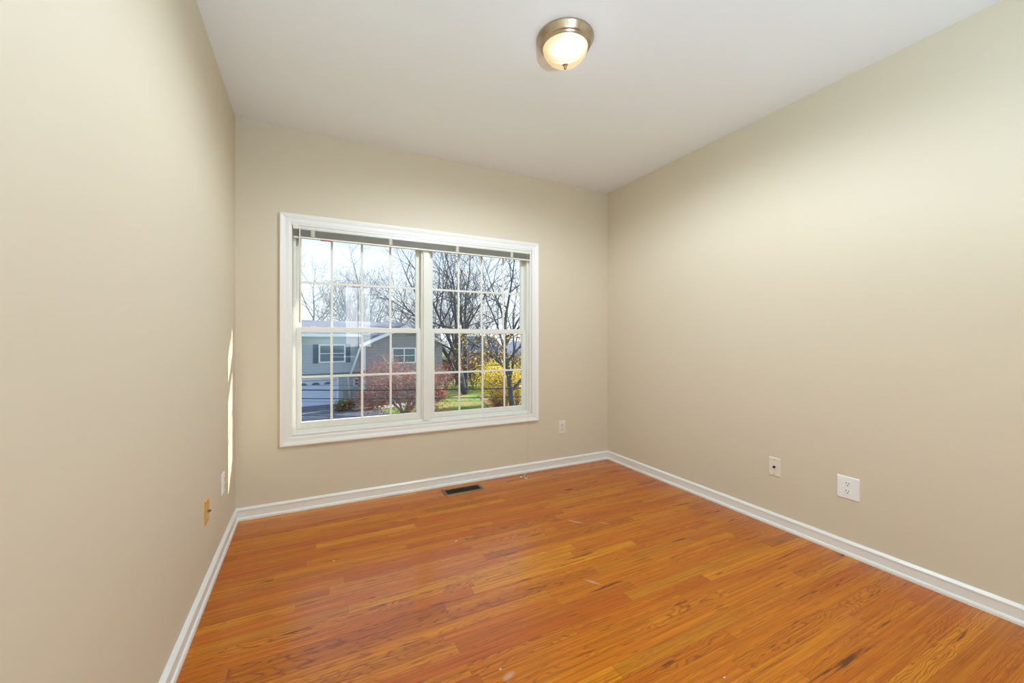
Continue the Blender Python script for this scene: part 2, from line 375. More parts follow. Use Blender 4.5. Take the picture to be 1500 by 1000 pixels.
# frame of the invented rear window, added to house the fill light
rw = struct(empty('fill_window', (0, 0, 0)), 'added white framed window behind the viewer, unseen, for fill light')
b = MB(); b.box(RX0 - .06, RX1 + .06, YN, YN + 0.018, RZ1, RZ1 + .06); b.box(RX0 - .06, RX1 + .06, YN, YN + 0.018, RZ0 - .06, RZ0)
b.box(RX0 - .06, RX0, YN, YN + 0.018, RZ0, RZ1); b.box(RX1, RX1 + .06, YN, YN + 0.018, RZ0, RZ1); b.build('window_casing', M['trim'], rw)
b = MB(); b.box(RX0, RX0 + .04, YN - .09, YN - .05, RZ0, RZ1); b.box(RX1 - .04, RX1, YN - .09, YN - .05, RZ0, RZ1)
b.box(RX0 + .04, RX1 - .04, YN - .09, YN - .05, RZ0, RZ0 + .04); b.box(RX0 + .04, RX1 - .04, YN - .09, YN - .05, RZ1 - .04, RZ1)
b.box(1.19, 1.21, YN - .09, YN - .05, RZ0 + .04, RZ1 - .04); b.build('window_frame', M['vinyl'], rw)

# ------------------------------------------------------------------ raised mini blind
bl = tag(empty('window_blind', (0, 0, 0)), 'raised shade-toned slatted blind stacked at the top of the window', 'blind')
bx0, bx1 = ix0 + 0.004, ix1 - 0.004
by0, by1 = YB - 0.014, YB + 0.012
b = MB(); b.box(bx0, bx1, by0, by1, 1.846, 1.8615)
b.box(bx0, bx1, by0 - 0.001, by0 + 0.003, 1.8435, 1.8620); b.box(bx0 + 0.0, bx0 + 0.03, by0 - 0.003, by0, 1.842, 1.866)
b.box(bx1 - 0.012, bx1, by0 - 0.003, by0, 1.842, 1.866)
tag(b.build('headrail', M['blind_white'], bl), 'white headrail')
for i in range(12):
    z = 1.7955 + i * 0.0036; b = MB(); yc = (by0 + by1) / 2; n = 4
    jig = 0.0006 * math.sin(i * 2.3)
    prof = [(-0.0135 + 0.027 * q / n, 0.0012 * (1 - (2 * q / n - 1) ** 2)) for q in range(n + 1)]
    prof = prof + [(p[0], p[1] - 0.0009) for p in reversed(prof)]
    b.extrude(prof, (bx0 + 0.002, yc + jig, z), (bx1 - 0.002, yc + jig, z), (0, 1, 0))
    b.build('slat', M['slat'], bl)
b = MB(); b.box(bx0 + 0.002, bx1 - 0.002, by0, by0 + 0.024, 1.8395, 1.8425); b.build('slat', M['blind_white'], bl)
b = MB(); b.box(bx0 + 0.002, bx1 - 0.002, by0 - 0.001, by1 - 0.001, 1.7835, 1.7935); tag(b.build('bottom_rail', M['blind_white'], bl, bevel=0.002), 'white bottom rail')
for xx in (0.43, 0.93, 1.43, 1.90):
    b = MB()
    for q in range(5): b.box(xx - 0.013 + 0.001 * (q % 2), xx + 0.012 + 0.001 * (q % 2), by0 - 0.005, by0 - 0.002, 1.797 + q * 0.0085, 1.802 + q * 0.0085)
    b.box(xx - 0.0012, xx + 0.0012, by0 - 0.006, by0 - 0.0045, 1.795, 1.846)
    b.build('ladder_cord', M['cord'], bl)
b = MB(); b.box(0.475, 0.540, by0 - 0.0, by0 + 0.020, 1.7805, 1.7835); tag(b.build('tag_strip', M['red'], bl), 'small red strip under the bottom rail')
b = MB(); b.tube([(0.352, by0 - 0.010, 1.846), (0.353, by0 - 0.012, 1.835), (0.353, by0 - 0.012, 1.23)], 0.0042, 8); tag(b.build('tilt_wand', M['blind_white'], bl), 'thin white tilt wand')
cp = [(2.046, by0 - 0.004, 1.85), (2.047, by0 - 0.006, 1.4), (2.046, YB - 0.030, 0.9), (2.046, YB - 0.030, 0.46), (2.047, YB - 0.02, 0.30), (2.046, YB - 0.03, 0.10), (2.035, YB - 0.045, 0.03), (1.99, YB - 0.07, 0.004), (1.965, YB - 0.12, 0.004)]
b = MB(); b.tube(cp, 0.0009, 5); cord = b.build('lift_cord', M['cord'], bl)
for p in ((1.938, 2.885), (1.962, 2.84)):
    b = MB(); b.lathe([(0.0001, -0.010), (0.004, -0.009), (0.0062, 0.0), (0.005, 0.008), (0.0015, 0.011), (0.0001, 0.011)], 12, axis='x', c=(p[0], p[1], 0.0064)); b.build('tassel', M['cord'], cord)

# ------------------------------------------------------------------ ceiling lamp
def bowl_mat(e_lo, e_hi):
    m = bpy.data.materials.new('frosted_glass_bowl'); m.use_nodes = True; t = m.node_tree; t.nodes.clear(); k = NT(t)
    tc = k.n('TexCoord'); sp = k.n('SeparateXYZ'); t.links.new(tc.outputs['Object'], sp.inputs[0])
    # bulb's hot spot painted into the glow, on the side towards the viewer
    d = k.n('VectorMath', operation='DISTANCE'); t.links.new(tc.outputs['Object'], d.inputs[0]); d.inputs[1].default_value = (0.0, -0.07, -0.055)
    f = k.ramp(d.outputs['Value'], [(0.0, (1, 1, 1, 1)), (0.03, (1, 1, 1, 1)), (0.075, (.2, .2, .2, 1)), (0.16, (0, 0, 0, 1))])
    col = k.ramp(f, [(0.0, (1.0, 0.68, 0.32, 1)), (0.3, (1.0, 0.84, 0.52, 1)), (1.0, (1.0, 0.97, 0.88, 1))])
    em = k.n('Emission'); t.links.new(col, em.inputs[0]); t.links.new(k.m('MULTIPLY_ADD', f, e_hi - e_lo, e_lo), em.inputs[1])
    tr = k.n('BsdfTransparent'); tr.inputs[0].default_value = (1, 0.93, 0.8, 1)
    gl = k.n('BsdfGlossy'); gl.inputs['Roughness'].default_value = 0.25
    mx = k.n('MixShader'); mx.inputs[0].default_value = 0.06; t.links.new(em.outputs[0], mx.inputs[1]); t.links.new(gl.outputs[0], mx.inputs[2])
    m2 = k.n('MixShader'); m2.inputs[0].default_value = 0.10; t.links.new(mx.outputs[0], m2.inputs[1]); t.links.new(tr.outputs[0], m2.inputs[2])
    o = k.n('OutputMaterial'); t.links.new(m2.outputs[0], o.inputs[0]); return m
def ceiling_lamp(x, y, energy, glow, label, color):
    L = tag(empty('ceiling_lamp', (x, y, H)), label, 'ceiling lamp')
    b = MB(); b.lathe([(0.0, 0.0), (0.126, 0.0), (0.1295, -0.003), (0.1295, -0.007), (0.127, -0.011), (0.121, -0.020), (0.116, -0.031), (0.1115, -0.037), (0.109, -0.038), (0.1085, -0.042), (0.106, -0.043), (0.105, -0.047), (0.1025, -0.048), (0.101, -0.044), (0.101, -0.012), (0.0, -0.012)], 64)
    b.build('mounting_pan', M['nickel'], L)
    n = 18; pr = [(0.1015 * cos(a) ** 1.05, -0.040 - 0.078 * sin(a)) for a in [pi / 2 * i / n for i in range(n)]] + [(0.0005, -0.118)]
    b = MB(); b.lathe(pr, 64); b.build('glass_bowl', bowl_mat(*glow), L)
    b = MB(); b.lathe([(0.0003, -0.115), (0.012, -0.116), (0.0135, -0.119), (0.010, -0.122), (0.005, -0.124), (0.0055, -0.128), (0.0075, -0.132), (0.0055, -0.137), (0.0003, -0.140)], 24); b.build('finial', M['nickel'], L)
    ld = bpy.data.lights.new('bulb', 'SPOT'); ld.energy = energy; ld.shadow_soft_size = 0.035; ld.color = color; ld.spot_size = R(176); ld.spot_blend = 0.42
    lo = bpy.data.objects.new('bulb', ld); C.objects.link(lo); lo.parent = L; lo.location = (0, 0, -0.062)
    return L
ceiling_lamp(1.455, 1.539, 1020, (0.88, 1.9), 'glowing frosted dome lamp with brushed nickel rim on the ceiling', (0.59, 0.735, 1.0))

# added fill lamp, unseen behind the viewer: the bulb sits below the rim of an opaque bowl shade
fl_ = tag(empty('fill_lamp', (0.90, -1.00, -0.0)), 'added low uplighting fill lamp with a metal bowl shade behind the viewer', 'fill lamp')
b = MB(); b.lathe([(0.0, 0.0), (0.14, 0.0), (0.14, 0.012), (0.03, 0.03), (0.0, 0.03)], 32); b.build('base', M['nickel'], fl_)
b = MB(); b.tube([(0, 0, 0.028), (0, 0, 0.705)], 0.012, 12); b.build('pole', M['nickel'], fl_)
b = MB(); b.lathe([(0.0, 0.705), (0.06, 0.71), (0.15, 0.75), (0.20, 0.84), (0.203, 0.84), (0.153, 0.746), (0.06, 0.704), (0.0, 0.699)], 40); b.build('lamp_shade', M['plate'], fl_)
ld = bpy.data.lights.new('fill_bulb', 'POINT'); ld.energy = 180; ld.shadow_soft_size = 0.045; ld.color = (0.49, 0.77, 1.0)
lo = bpy.data.objects.new('fill_bulb', ld); C.objects.link(lo); lo.parent = fl_; lo.location = (0, 0, 0.762)

# ------------------------------------------------------------------ wall plates (built facing -y in local space, centred on the plate)
def plate(name, w_, h_, m, label, cat, loc, rz, kind, face=None, group=None):
    P = tag(empty(name, loc, rz), label, cat, group)
    b = MB(); t_ = 0.0055
    b.add([(-w_/2, 0, -h_/2), (w_/2, 0, -h_/2), (w_/2, 0, h_/2), (-w_/2, 0, h_/2), (-w_/2 + .004, -t_, -h_/2 + .004), (w_/2 - .004, -t_, -h_/2 + .004), (w_/2 - .004, -t_, h_/2 - .004), (-w_/2 + .004, -t_, h_/2 - .004)],
          [(0, 1, 5, 4), (1, 2, 6, 5), (2, 3, 7, 6), (3, 0, 4, 7), (4, 5, 6, 7), (3, 2, 1, 0)])
    b.build('cover_plate', m, P, bevel=0.0012)
    if kind == 'duplex':
        for s in (1, -1):
            zc = s * 0.0195; b = MB(); n = 20; y0, y1 = -t_, -t_ - 0.0022
            ring = []
            for i in range(n):
                a = 2 * pi * i / n; xx = 0.0168 * cos(a); zz = 0.0150 * sin(a) * 1.25
                zz = max(-0.0142, min(0.0142, zz)); ring.append((xx, zz))
            vs = [(p[0], y0, zc + p[1]) for p in ring] + [(p[0], y1, zc + p[1]) for p in ring]
            b.add(vs, [(i, (i + 1) % n, n + (i + 1) % n, n + i) for i in range(n)] + [tuple(range(n, 2 * n))]); r = b.build('receptacle', face or m, P)
            b = MB(); b.box(-0.0072, -0.0048, y1 - 0.0004, y1 + 0.001, zc + 0.0005, zc + 0.0095); b.box(0.0048, 0.0072, y1 - 0.0004, y1 + 0.001, zc + 0.001, zc + 0.009); 
            b.lathe([(0.0001, y1 - 0.0004), (0.0029, y1 - 0.0004), (0.0029, y1 + 0.001)], 10, axis='y', c=(0, 0, zc - 0.0068)); b.build('slot_shade', M['dark'], r)  # raised dark blocks stand in for the shade inside the slots
        sc = [(0, 0)]
    else:
        b = MB(); b.lathe([(0.0075, -t_), (0.0075, -t_ - 0.0025), (0.0048, -t_ - 0.003), (0.0048, -t_ - 0.012), (0.0032, -t_ - 0.012), (0.0032, -t_ - 0.006), (0.0001, -t_ - 0.006)], 12, axis='y')
        tag(b.build('coax_socket', M['steel'] if kind == 'coax_long' else M['dark'], P), 'small dark metal socket')
        sc = [(0, h_/2 - 0.014), (0, -h_/2 + 0.014)]
    for (sx, sz) in sc:
        b = MB(); b.lathe([(0.0001, -t_ - 0.0014), (0.0022, -t_ - 0.0012), (0.0032, -t_)], 10, axis='y', c=(sx, 0, sz)); b.build('screw', M['steel'] if kind != 'duplex' else m, P)
    return P
plate('wall_outlet', 0.072, 0.116, M['plate_old'], 'small off-white double outlet on the wall right of the window', 'outlet', (2.405, YB, 0.344), 0, 'duplex')
plate('wall_outlet', 0.100, 0.118, M['plate'], 'oversized white double outlet on the right wall', 'outlet', (XR, 1.092, 0.348), -pi / 2, 'duplex')
plate('cable_plate', 0.070, 0.112, M['plate_old'], 'off-white cable socket plate on the right wall', 'cable socket', (XR, 1.463, 0.353), -pi / 2, 'coax')
plate('cable_plate', 0.070, 0.108, M['ivory'], 'yellowed cable socket plate with metal stub low on the left wall', 'cable socket', (0, 2.212, 0.357), pi / 2, 'coax_long')
plate('wall_outlet', 0.070, 0.110, M['plate'], 'white double outlet on the left wall near the sunlit strip', 'outlet', (0, 2.588, 0.362), pi / 2, 'duplex')

# ------------------------------------------------------------------ floor register
reg = tag(empty('floor_vent', (1.430, 2.842, 0)), 'brown metal floor register with dark louvres below the window', 'floor vent')
b = MB(); W2, D2, i2, j2, t2 = 0.152, 0.062, 0.128, 0.040, 0.005
def ringbox(b, W2, D2, i2, j2, t2):
    o = [(-W2, -D2), (W2, -D2), (W2, D2), (-W2, D2)]; i = [(-i2, -j2), (i2, -j2), (i2, j2), (-i2, j2)]; o2 = [(p[0] * .975, p[1] * .93) for p in o]
    vs = [(p[0], p[1], 0) for p in o] + [(p[0], p[1], t2) for p in o2] + [(p[0], p[1], t2) for p in i] + [(p[0], p[1], 0.0005) for p in i]
    fs = []
    for a in range(4):
        c = (a + 1) % 4; fs += [(a, c, 4 + c, 4 + a), (4 + a, 4 + c, 8 + c, 8 + a), (8 + a, 8 + c, 12 + c, 12 + a)]
    b.add(vs, fs)
ringbox(b, W2, D2, i2, j2, t2); b.build('register_frame', M['bronze'], reg)
b = MB(); b.box(-i2, i2, -j2, j2, 0.0002, 0.0009); b.build('duct_shade', M['black'], reg)  # flat black sheet stands in for the shade inside the duct
b = MB()
for i in range(24):
    x = -i2 + (i + 0.5) * 2 * i2 / 24; b.box(x - 0.0013, x + 0.0013, -j2, j2, 0.001, 0.0036)
b.box(-i2, i2, -0.0015, 0.0015, 0.001, 0.0046)
b.build('louvres', M['louvre'], reg)

# tiny white flecks lying on the boards
M['fleck'] = mat('paint_fleck', srgb(238, 236, 228), 0.7)
for n_, (px, py, lab) in enumerate(((489, 821, 'white paint fleck on the left half of the floor'), (733, 980, 'white paint fleck at the lower middle edge of the floor'), (668, 792, 'thin white fleck below the floor vent'), (1061, 992, 'pale crumb on the floor at the bottom right of centre'))):
    d = ray(px, py); p = CAM + d * (-CAM.z / d.z); rg = random.Random(n_)
    vs = [(rg.uniform(.8, 1.1) * 0.0042 * cos(a) * (1.6 if n_ == 2 else 1), rg.uniform(.7, 1.1) * 0.003 * sin(a), 0) for a in [2 * pi * i / 7 for i in range(7)]]
    b = MB(); b.add(vs + [(v[0] * .7, v[1] * .7, 0.0018) for v in vs], [(i, (i + 1) % 7, 7 + (i + 1) % 7, 7 + i) for i in range(7)] + [tuple(range(7, 14)), tuple(range(7))[::-1]])
    o = b.build('paint_fleck', M['fleck']); o.location = (p.x, p.y, 0); tag(o, lab, 'fleck', 'flecks on the floor')

# ================================================================== OUTSIDE
def noisy(name, c1, c2, scale, rough=0.9, c3=None, stretch=(1, 1, 1), lo=0.35, hi=0.65):
    m = bpy.data.materials.new(name); m.use_nodes = True; t = m.node_tree; b = t.nodes['Principled BSDF']; k = NT(t)
    tc = k.n('TexCoord'); mp = k.n('Mapping'); mp.inputs['Scale'].default_value = stretch; t.links.new(tc.outputs['Object'], mp.inputs[0])
    f = k.noise(mp.outputs[0], scale, 6, 0.6)
    st = [(lo, c1), (hi, c2)] if c3 is None else [(lo, c1), ((lo + hi) / 2, c2), (hi, c3)]
    t.links.new(k.ramp(f, st), b.inputs['Base Color']); b.inputs['Roughness'].default_value = rough; b.inputs['Specular IOR Level'].default_value = 0.2
    return m
def siding(name, col, pitch=0.2, depth=0.8):
    m = bpy.data.materials.new(name); m.use_nodes = True; t = m.node_tree; b = t.nodes['Principled BSDF']; k = NT(t)
    tc = k.n('TexCoord'); sp = k.n('SeparateXYZ'); t.links.new(tc.outputs['Object'], sp.inputs[0])
    f = k.m('FRACT', k.m('DIVIDE', sp.outputs[2], pitch))
    line = k.m('GREATER_THAN', f, 0.9)
    t.links.new(k.mix(k.m('MULTIPLY', line, 0.22), col, (col[0] * .55, col[1] * .55, col[2] * .55, 1)), b.inputs['Base Color'])
    bu = k.n('Bump'); bu.inputs['Strength'].default_value = depth; bu.inputs['Distance'].default_value = 0.02
    t.links.new(k.m('SUBTRACT', 1.0, f), bu.inputs['Height']); t.links.new(bu.outputs[0], b.inputs['Normal']); b.inputs['Roughness'].default_value = 0.7
    return m
M['lawn'] = noisy('autumn_lawn', srgb(96, 128, 52), srgb(132, 158, 70), 0.7, c3=srgb(176, 150, 96))
M['leaf_litter'] = noisy('leaf_litter', srgb(120, 92, 66), srgb(168, 132, 92), 3.0, c3=srgb(112, 120, 60))
M['asphalt'] = noisy('asphalt', srgb(92, 102, 112), srgb(120, 130, 138), 2.0)
M['concrete'] = noisy('concrete', srgb(176, 176, 170), srgb(200, 198, 190), 1.5)
M['siding'] = siding('grey_siding', srgb(172, 186, 192))
M['siding_tan_shaded'] = siding('shaded_tan_siding', srgb(148, 150, 156))  # the wing's grey-blue shade is put into the tan colour
M['roof'] = noisy('brown_shingle', srgb(132, 130, 142), srgb(160, 154, 164), 4.0, stretch=(1, 1, 6))
M['slate'] = noisy('slate_shingle', srgb(88, 96, 112), srgb(112, 120, 136), 4.0, stretch=(1, 1, 6))
M['pale_roof'] = noisy('pale_shingle', srgb(186, 190, 212), srgb(206, 208, 226), 4.0)
M['xtrim'] = mat('white_exterior_trim', srgb(232, 236, 244), 0.6)
M['shutter'] = mat('blue_grey_shutter', srgb(76, 98, 118), 0.6)
M['xglass'] = mat('dark_house_glass', srgb(86, 116, 128), 0.12, spec=0.6)
M['garage'] = siding('garage_door_panels', srgb(206, 220, 240), 0.46, 0.5)
M['bark'] = noisy('hazed_grey_bark', srgb(122, 128, 138), srgb(160, 162, 166), 6.0, stretch=(1, 1, .3))  # distance haze and backlight put into this pale bark colour
M['bark_dark'] = noisy('dark_bark', srgb(58, 62, 72), srgb(90, 90, 96), 6.0, stretch=(1, 1, .3))
M['bark_pale'] = noisy('pale_bark', srgb(150, 140, 134), srgb(186, 176, 166), 6.0, stretch=(1, 1, .3))
M['bark_brown'] = noisy('brown_bark', srgb(112, 84, 70), srgb(150, 116, 96), 6.0)
def leafmat(name, c1, c2):
    m = bpy.data.materials.new(name); m.use_nodes = True; t = m.node_tree; b = t.nodes['Principled BSDF']; k = NT(t)
    tc = k.n('TexCoord'); f = k.noise(tc.outputs['Object'], 3.5, 3, 0.7)
    col = k.ramp(f, [(0.35, c1), (0.65, c2)]); t.links.new(col, b.inputs['Base Color']); b.inputs['Roughness'].default_value = 0.6
    tl = k.n('BsdfTranslucent'); t.links.new(col, tl.inputs[0]); mx = k.n('MixShader'); mx.inputs[0].default_value = 0.4
    o = t.nodes['Material Output']; t.links.new(b.outputs[0], mx.inputs[1]); t.links.new(tl.outputs[0], mx.inputs[2]); t.links.new(mx.outputs[0], o.inputs[0]); return m
M['leaf_red'] = leafmat('rust_leaves', srgb(150, 62, 44), srgb(196, 104, 74))
M['leaf_orange'] = leafmat('orange_leaves', srgb(214, 134, 74), srgb(232, 162, 96))
M['leaf_gold'] = leafmat('gold_leaves', srgb(226, 168, 40), srgb(240, 200, 66))
M['leaf_yellow'] = leafmat('yellow_leaves', srgb(236, 208, 34), srgb(246, 232, 70))
M['leaf_green'] = leafmat('dull_green_leaves', srgb(74, 92, 52), srgb(116, 130, 70))
M['leaf_scarlet'] = leafmat('scarlet_leaves', srgb(196, 60, 50), srgb(220, 96, 72))
M['cable'] = mat('black_cable', srgb(44, 56, 70), 0.6)
M['pole'] = noisy('pole_wood', srgb(104, 88, 72), srgb(130, 112, 92), 3.0)

# ground
b = MB(); b.box(-90, 120, 4.2, 190, GZ - 0.5, GZ); struct(b.build('ground', M['lawn']), 'autumn lawn with fallen leaves beyond the window')

# --- house on the left; local x along its front, local y away from us
FU = R(79.8)
O = on_ground(495, 28.4)
hz = pi / 2 - FU
uh = Vector((sin(FU), cos(FU), 0)); vh = Vector((-uh.y, uh.x, 0))
def hx(px, v=0.0):
    """house x coordinate of the point of plane y=v seen at image column px"""
    d = ray(px); P0 = O + vh * v; tt = (P0 - CAM).dot(vh) / d.dot(vh); q = CAM + d * tt; return (q - P0).dot(uh)
def hzz(px, py, v=0.0):
    d = ray(px, py); P0 = O + vh * v; tt = (P0 - CAM).dot(vh) / d.dot(vh); return CAM.z + d.z * tt - GZ
hs = tag(empty('house', O, hz), 'grey sided two storey house with white garage door seen through the left sash', 'house')
zE = hzz(470, 490); zG = hzz(470, 556.5); zO = hzz(470, 547)
x_l = hx(441) - 7.0; xw = hx(532, -0.8); xr = hx(648, -0.8)
b = MB(); b.box(x_l, xr, 0.0, 8.0, zO, zE); b.box(x_l, hx(441) - 3.6, 0.35, 8, 0, zO); b.box(0.08, xr, 0.35, 8, 0, zO); b.box(hx(441) - 3.6, 0.08, 0.35, 8, zG, zO)
b.build('wall', M['siding'], hs)
b = MB(); b.box(hx(441) - 3.5, 0.0, 0.42, 0.5, 0.0, zG); gd = b.build('garage_door', M['garage'], hs)
tag(gd, 'white garage door')
for i in range(6):
    x = -0.55 - i * 0.8; b = MB(); n = 8
    arc = [(x + 0.27 * cos(pi * q / n), zG - 0.36 + 0.17 * sin(pi * q / n)) for q in range(n + 1)]
    b.add([(p[0], 0.405, p[1]) for p in arc] + [(p[0], 0.43, p[1]) for p in arc], [tuple(range(n + 1)), tuple(range(2 * n + 1, n, -1))] + [(q, q + 1, n + 2 + q, n + 1 + q) for q in range(n)] + [(n, 0, n + 1, 2 * n + 1)]); b.build('door_light', M['xglass'], gd)
b = MB(); b.box(0.0, 0.12, 0.30, 0.46, 0, zG + 0.1); b.box(hx(441) - 3.6, 0.0, 0.30, 0.46, zG, zG + 0.1); b.build('garage_trim', M['xtrim'], hs)
# main roof
zR = zE + 1.15
b = MB(); b.add([(x_l - .4, -0.45, zE - .03), (xr + .1, -0.45, zE - .03), (xr + .1, 4.0, zR), (x_l - .4, 4.0, zR), (x_l - .4, 8.4, zE - .03), (xr + .1, 8.4, zE - .03)],
              [(0, 1, 2, 3), (3, 2, 5, 4), (0, 3, 4), (1, 5, 2), (0, 4, 5, 1)]); b.build('roof', M['roof'], hs)
b = MB(); b.box(x_l - .4, xw + 0.0, -0.57, -0.45, zE - .13, zE + .05); b.box(x_l - .4, xw, -0.45, 0, zE - .13, zE - .05); b.build('eave_board', M['xtrim'], hs)
def hwin(x0, x1, z0, z1, v, rails=1, shutters=()):
    f = MB(); t_ = 0.10
    f.box(x0, x0 + t_, v - .06, v + .02, z0, z1); f.box(x1 - t_, x1, v - .06, v + .02, z0, z1); f.box(x0 + t_, x1 - t_, v - .06, v + .02, z0, z0 + t_); f.box(x0 + t_, x1 - t_, v - .06, v + .02, z1 - t_, z1)
    xm = (x0 + x1) / 2; zm = (z0 + z1) / 2
    if x1 - x0 > 1.2: f.box(xm - .04, xm + .04, v - .05, v + .02, z0 + t_, z1 - t_)
    f.box(x0 + t_, x1 - t_, v - .04, v + .02, zm - .025, zm + .025)
    o = f.build('window', M['xtrim'], hs); g = MB(); g.box(x0 + t_ * .5, x1 - t_ * .5, v - .01, v + .01, z0 + .05, z1 - .05); g.build('pane', M['xglass'], o)
    for (a, c) in shutters:
        s = MB(); s.box(a, c, v - .05, v, z0, z1); s.build('shutter', M['shutter'], hs)
wx0, wx1 = hx(466.5), hx(506); hwin(wx0, wx1, hzz(486, 531), hzz(486, 504), 0, shutters=((hx(458.5), wx0 - .02), (wx1 + .02, hx(513))))
hwin(hx(519.5), hx(529), hzz(524, 566), hzz(524, 554), 0.35)
b = MB(); b.box(hx(505), hx(516), 0.18, 0.35, hzz(510, 583, .35), hzz(510, 571, .35)); b.build('wall_unit', M['siding_tan_shaded'], hs)
# gabled wing on the right, standing forward
zWE = hzz(532, 503, -.8); xp = (xw + xr) / 2; zP = hzz(590, 479, -.8) + 0.1
b = MB(); b.add([(xw, -.8, 0), (xr, -.8, 0), (xr, -.8, zWE), (xp, -.8, zP - .1), (xw, -.8, zWE), (xw, 0.35, 0), (xr, .35, 0), (xr, .35, zWE), (xp, .35, zP - .1), (xw, .35, zWE)],
              [(0, 1, 2, 3, 4), (9, 8, 7, 6, 5), (0, 5, 6, 1), (1, 6, 7, 2), (0, 4, 9, 5), (2, 7, 8, 3), (3, 8, 9, 4)]); b.build('wing_wall', M['siding_tan_shaded'], hs)
b = MB(); ov = .35
def slab(b, p0, p1, y0, y1, th):
    b.add([(p0[0], y0, p0[1]), (p1[0], y0, p1[1]), (p1[0], y1, p1[1]), (p0[0], y1, p0[1]), (p0[0], y0, p0[1] + th), (p1[0], y0, p1[1] + th), (p1[0], y1, p1[1] + th), (p0[0], y1, p0[1] + th)],
          [(3, 2, 1, 0), (4, 5, 6, 7), (0, 1, 5, 4), (1, 2, 6, 5), (2, 3, 7, 6), (3, 0, 4, 7)])
sl = (zP - zWE) / (xp - xw)
slab(b, (xw - ov, zWE - sl * ov), (xp, zP), -1.1, 3.6, .06); slab(b, (xp, zP), (xr + ov, zWE - sl * ov), -1.1, 3.6, .06); b.build('wing_roof', M['roof'], hs)
b = MB(); slab(b, (xw - ov, zWE - sl * ov - .14), (xp, zP - .14), -1.2, -1.1, .22); slab(b, (xp, zP - .14), (xr + ov, zWE - sl * ov - .14), -1.2, -1.1, .22)
b.box(xw - .02, xw + .16, -.84, -.80, 0, zWE - .1); b.build('rake_board', M['xtrim'], hs)
hwin(hx(574, -.8), hx(609, -.8), hzz(590, 532, -.8), hzz(590, 509, -.8), -.8)
hwin(hx(545, -.8), hx(565, -.8), hzz(555, 585, -.8), hzz(555, 562, -.8), -.8)
b = MB(); b.tube([(xw - .05, -.9, hzz(527, 503, -.9)), (hx(527, -.9), -.9, hzz(527, 511, -.9)), (hx(515, -.9), -.85, hzz(515, 546, -.85)), (hx(514, -.9), -.2, hzz(514, 552, -.2)), (hx(514, -.2), -.1, .1)], .07, 6); b.build('downspout', M['xtrim'], hs)
# front driveway and walk, in the house frame
for nm, pts, m_, lab, zt in (('driveway', [(x_l, 0.45), (0.6, 0.45), (1.6, -3.2), (2.2, -9), (x_l, -9)], M['asphalt'], 'dark asphalt driveway before the garage', .04),
                       ('street', [(-40, -9), (30, -9), (30, -15), (-40, -15)], M['asphalt'], 'asphalt street in front of the grey house', .03),
                       ('path', [(1.2, -2.6), (5.6, -2.2), (6.4, -3.1), (1.5, -3.7)], M['concrete'], 'pale walk leading from driveway to house', .06)):
    b = MB(); n = len(pts); b.add([(p[0], p[1], 0) for p in pts] + [(p[0], p[1], zt) for p in pts], [tuple(range(n))[::-1], tuple(range(n, 2 * n))] + [(i, (i + 1) % n, n + (i + 1) % n, n + i) for i in range(n)])
    o = b.build(nm, m_); o.location = O; o.rotation_euler = (0, 0, hz); struct(o, lab)
# leaf litter bed
b = MB(); pts = [on_ground(700, 33), on_ground(775, 33), on_ground(800, 20), on_ground(740, 19), on_ground(725, 25)]; n = len(pts)
b.add([(p.x, p.y, GZ) for p in pts] + [(p.x, p.y, GZ + .03) for p in pts], [tuple(range(n))[::-1], tuple(range(n, 2 * n))] + [(i, (i + 1) % n, n + (i + 1) % n, n + i) for i in range(n)])
struct(b.build('leaf_bed', M['leaf_litter']), 'bed of fallen brown leaves beside the lawn')

# --- far house on the right
p0 = on_ground(712, 58); far = tag(empty('far_house', p0, -YAW * .7), 'distant slate roofed house behind the yellow foliage', 'house')
b = MB(); b.box(-4.6, 3.0, 0, 7, 0, 2.8); b.build('wall', M['siding_tan_shaded'], far)
b = MB(); b.add([(-5, -.4, 2.6), (3.2, -.4, 2.6), (3.2, 7.4, 2.6), (-5, 7.4, 2.6), (-3.2, 3.5, 5.1), (1.4, 3.5, 5.1)], [(0, 1, 5, 4), (1, 2, 5), (2, 3, 4, 5), (3, 0, 4), (0, 3, 2, 1)]); b.build('roof', M['slate'], far)
p0 = on_ground(758, 72); far2 = tag(empty('far_house', p0, -YAW * .7), 'distant pale lavender roofed house left of the right trunk', 'house')
b = MB(); b.box(-3.2, 5.2, 0, 6, 0, 2.2); b.build('wall', M['xtrim'], far2)
b = MB(); b.add([(-3.8, -.4, 1.7), (5.6, -.4, 1.7), (5.6, 6.4, 1.7), (-3.8, 6.4, 1.7), (-.6, 3, 4.3), (5.6, 3, 4.3)], [(0, 1, 5, 4), (1, 2, 5), (2, 3, 4, 5), (3, 0, 4), (0, 3, 2, 1)]); b.build('roof', M['pale_roof'], far2)

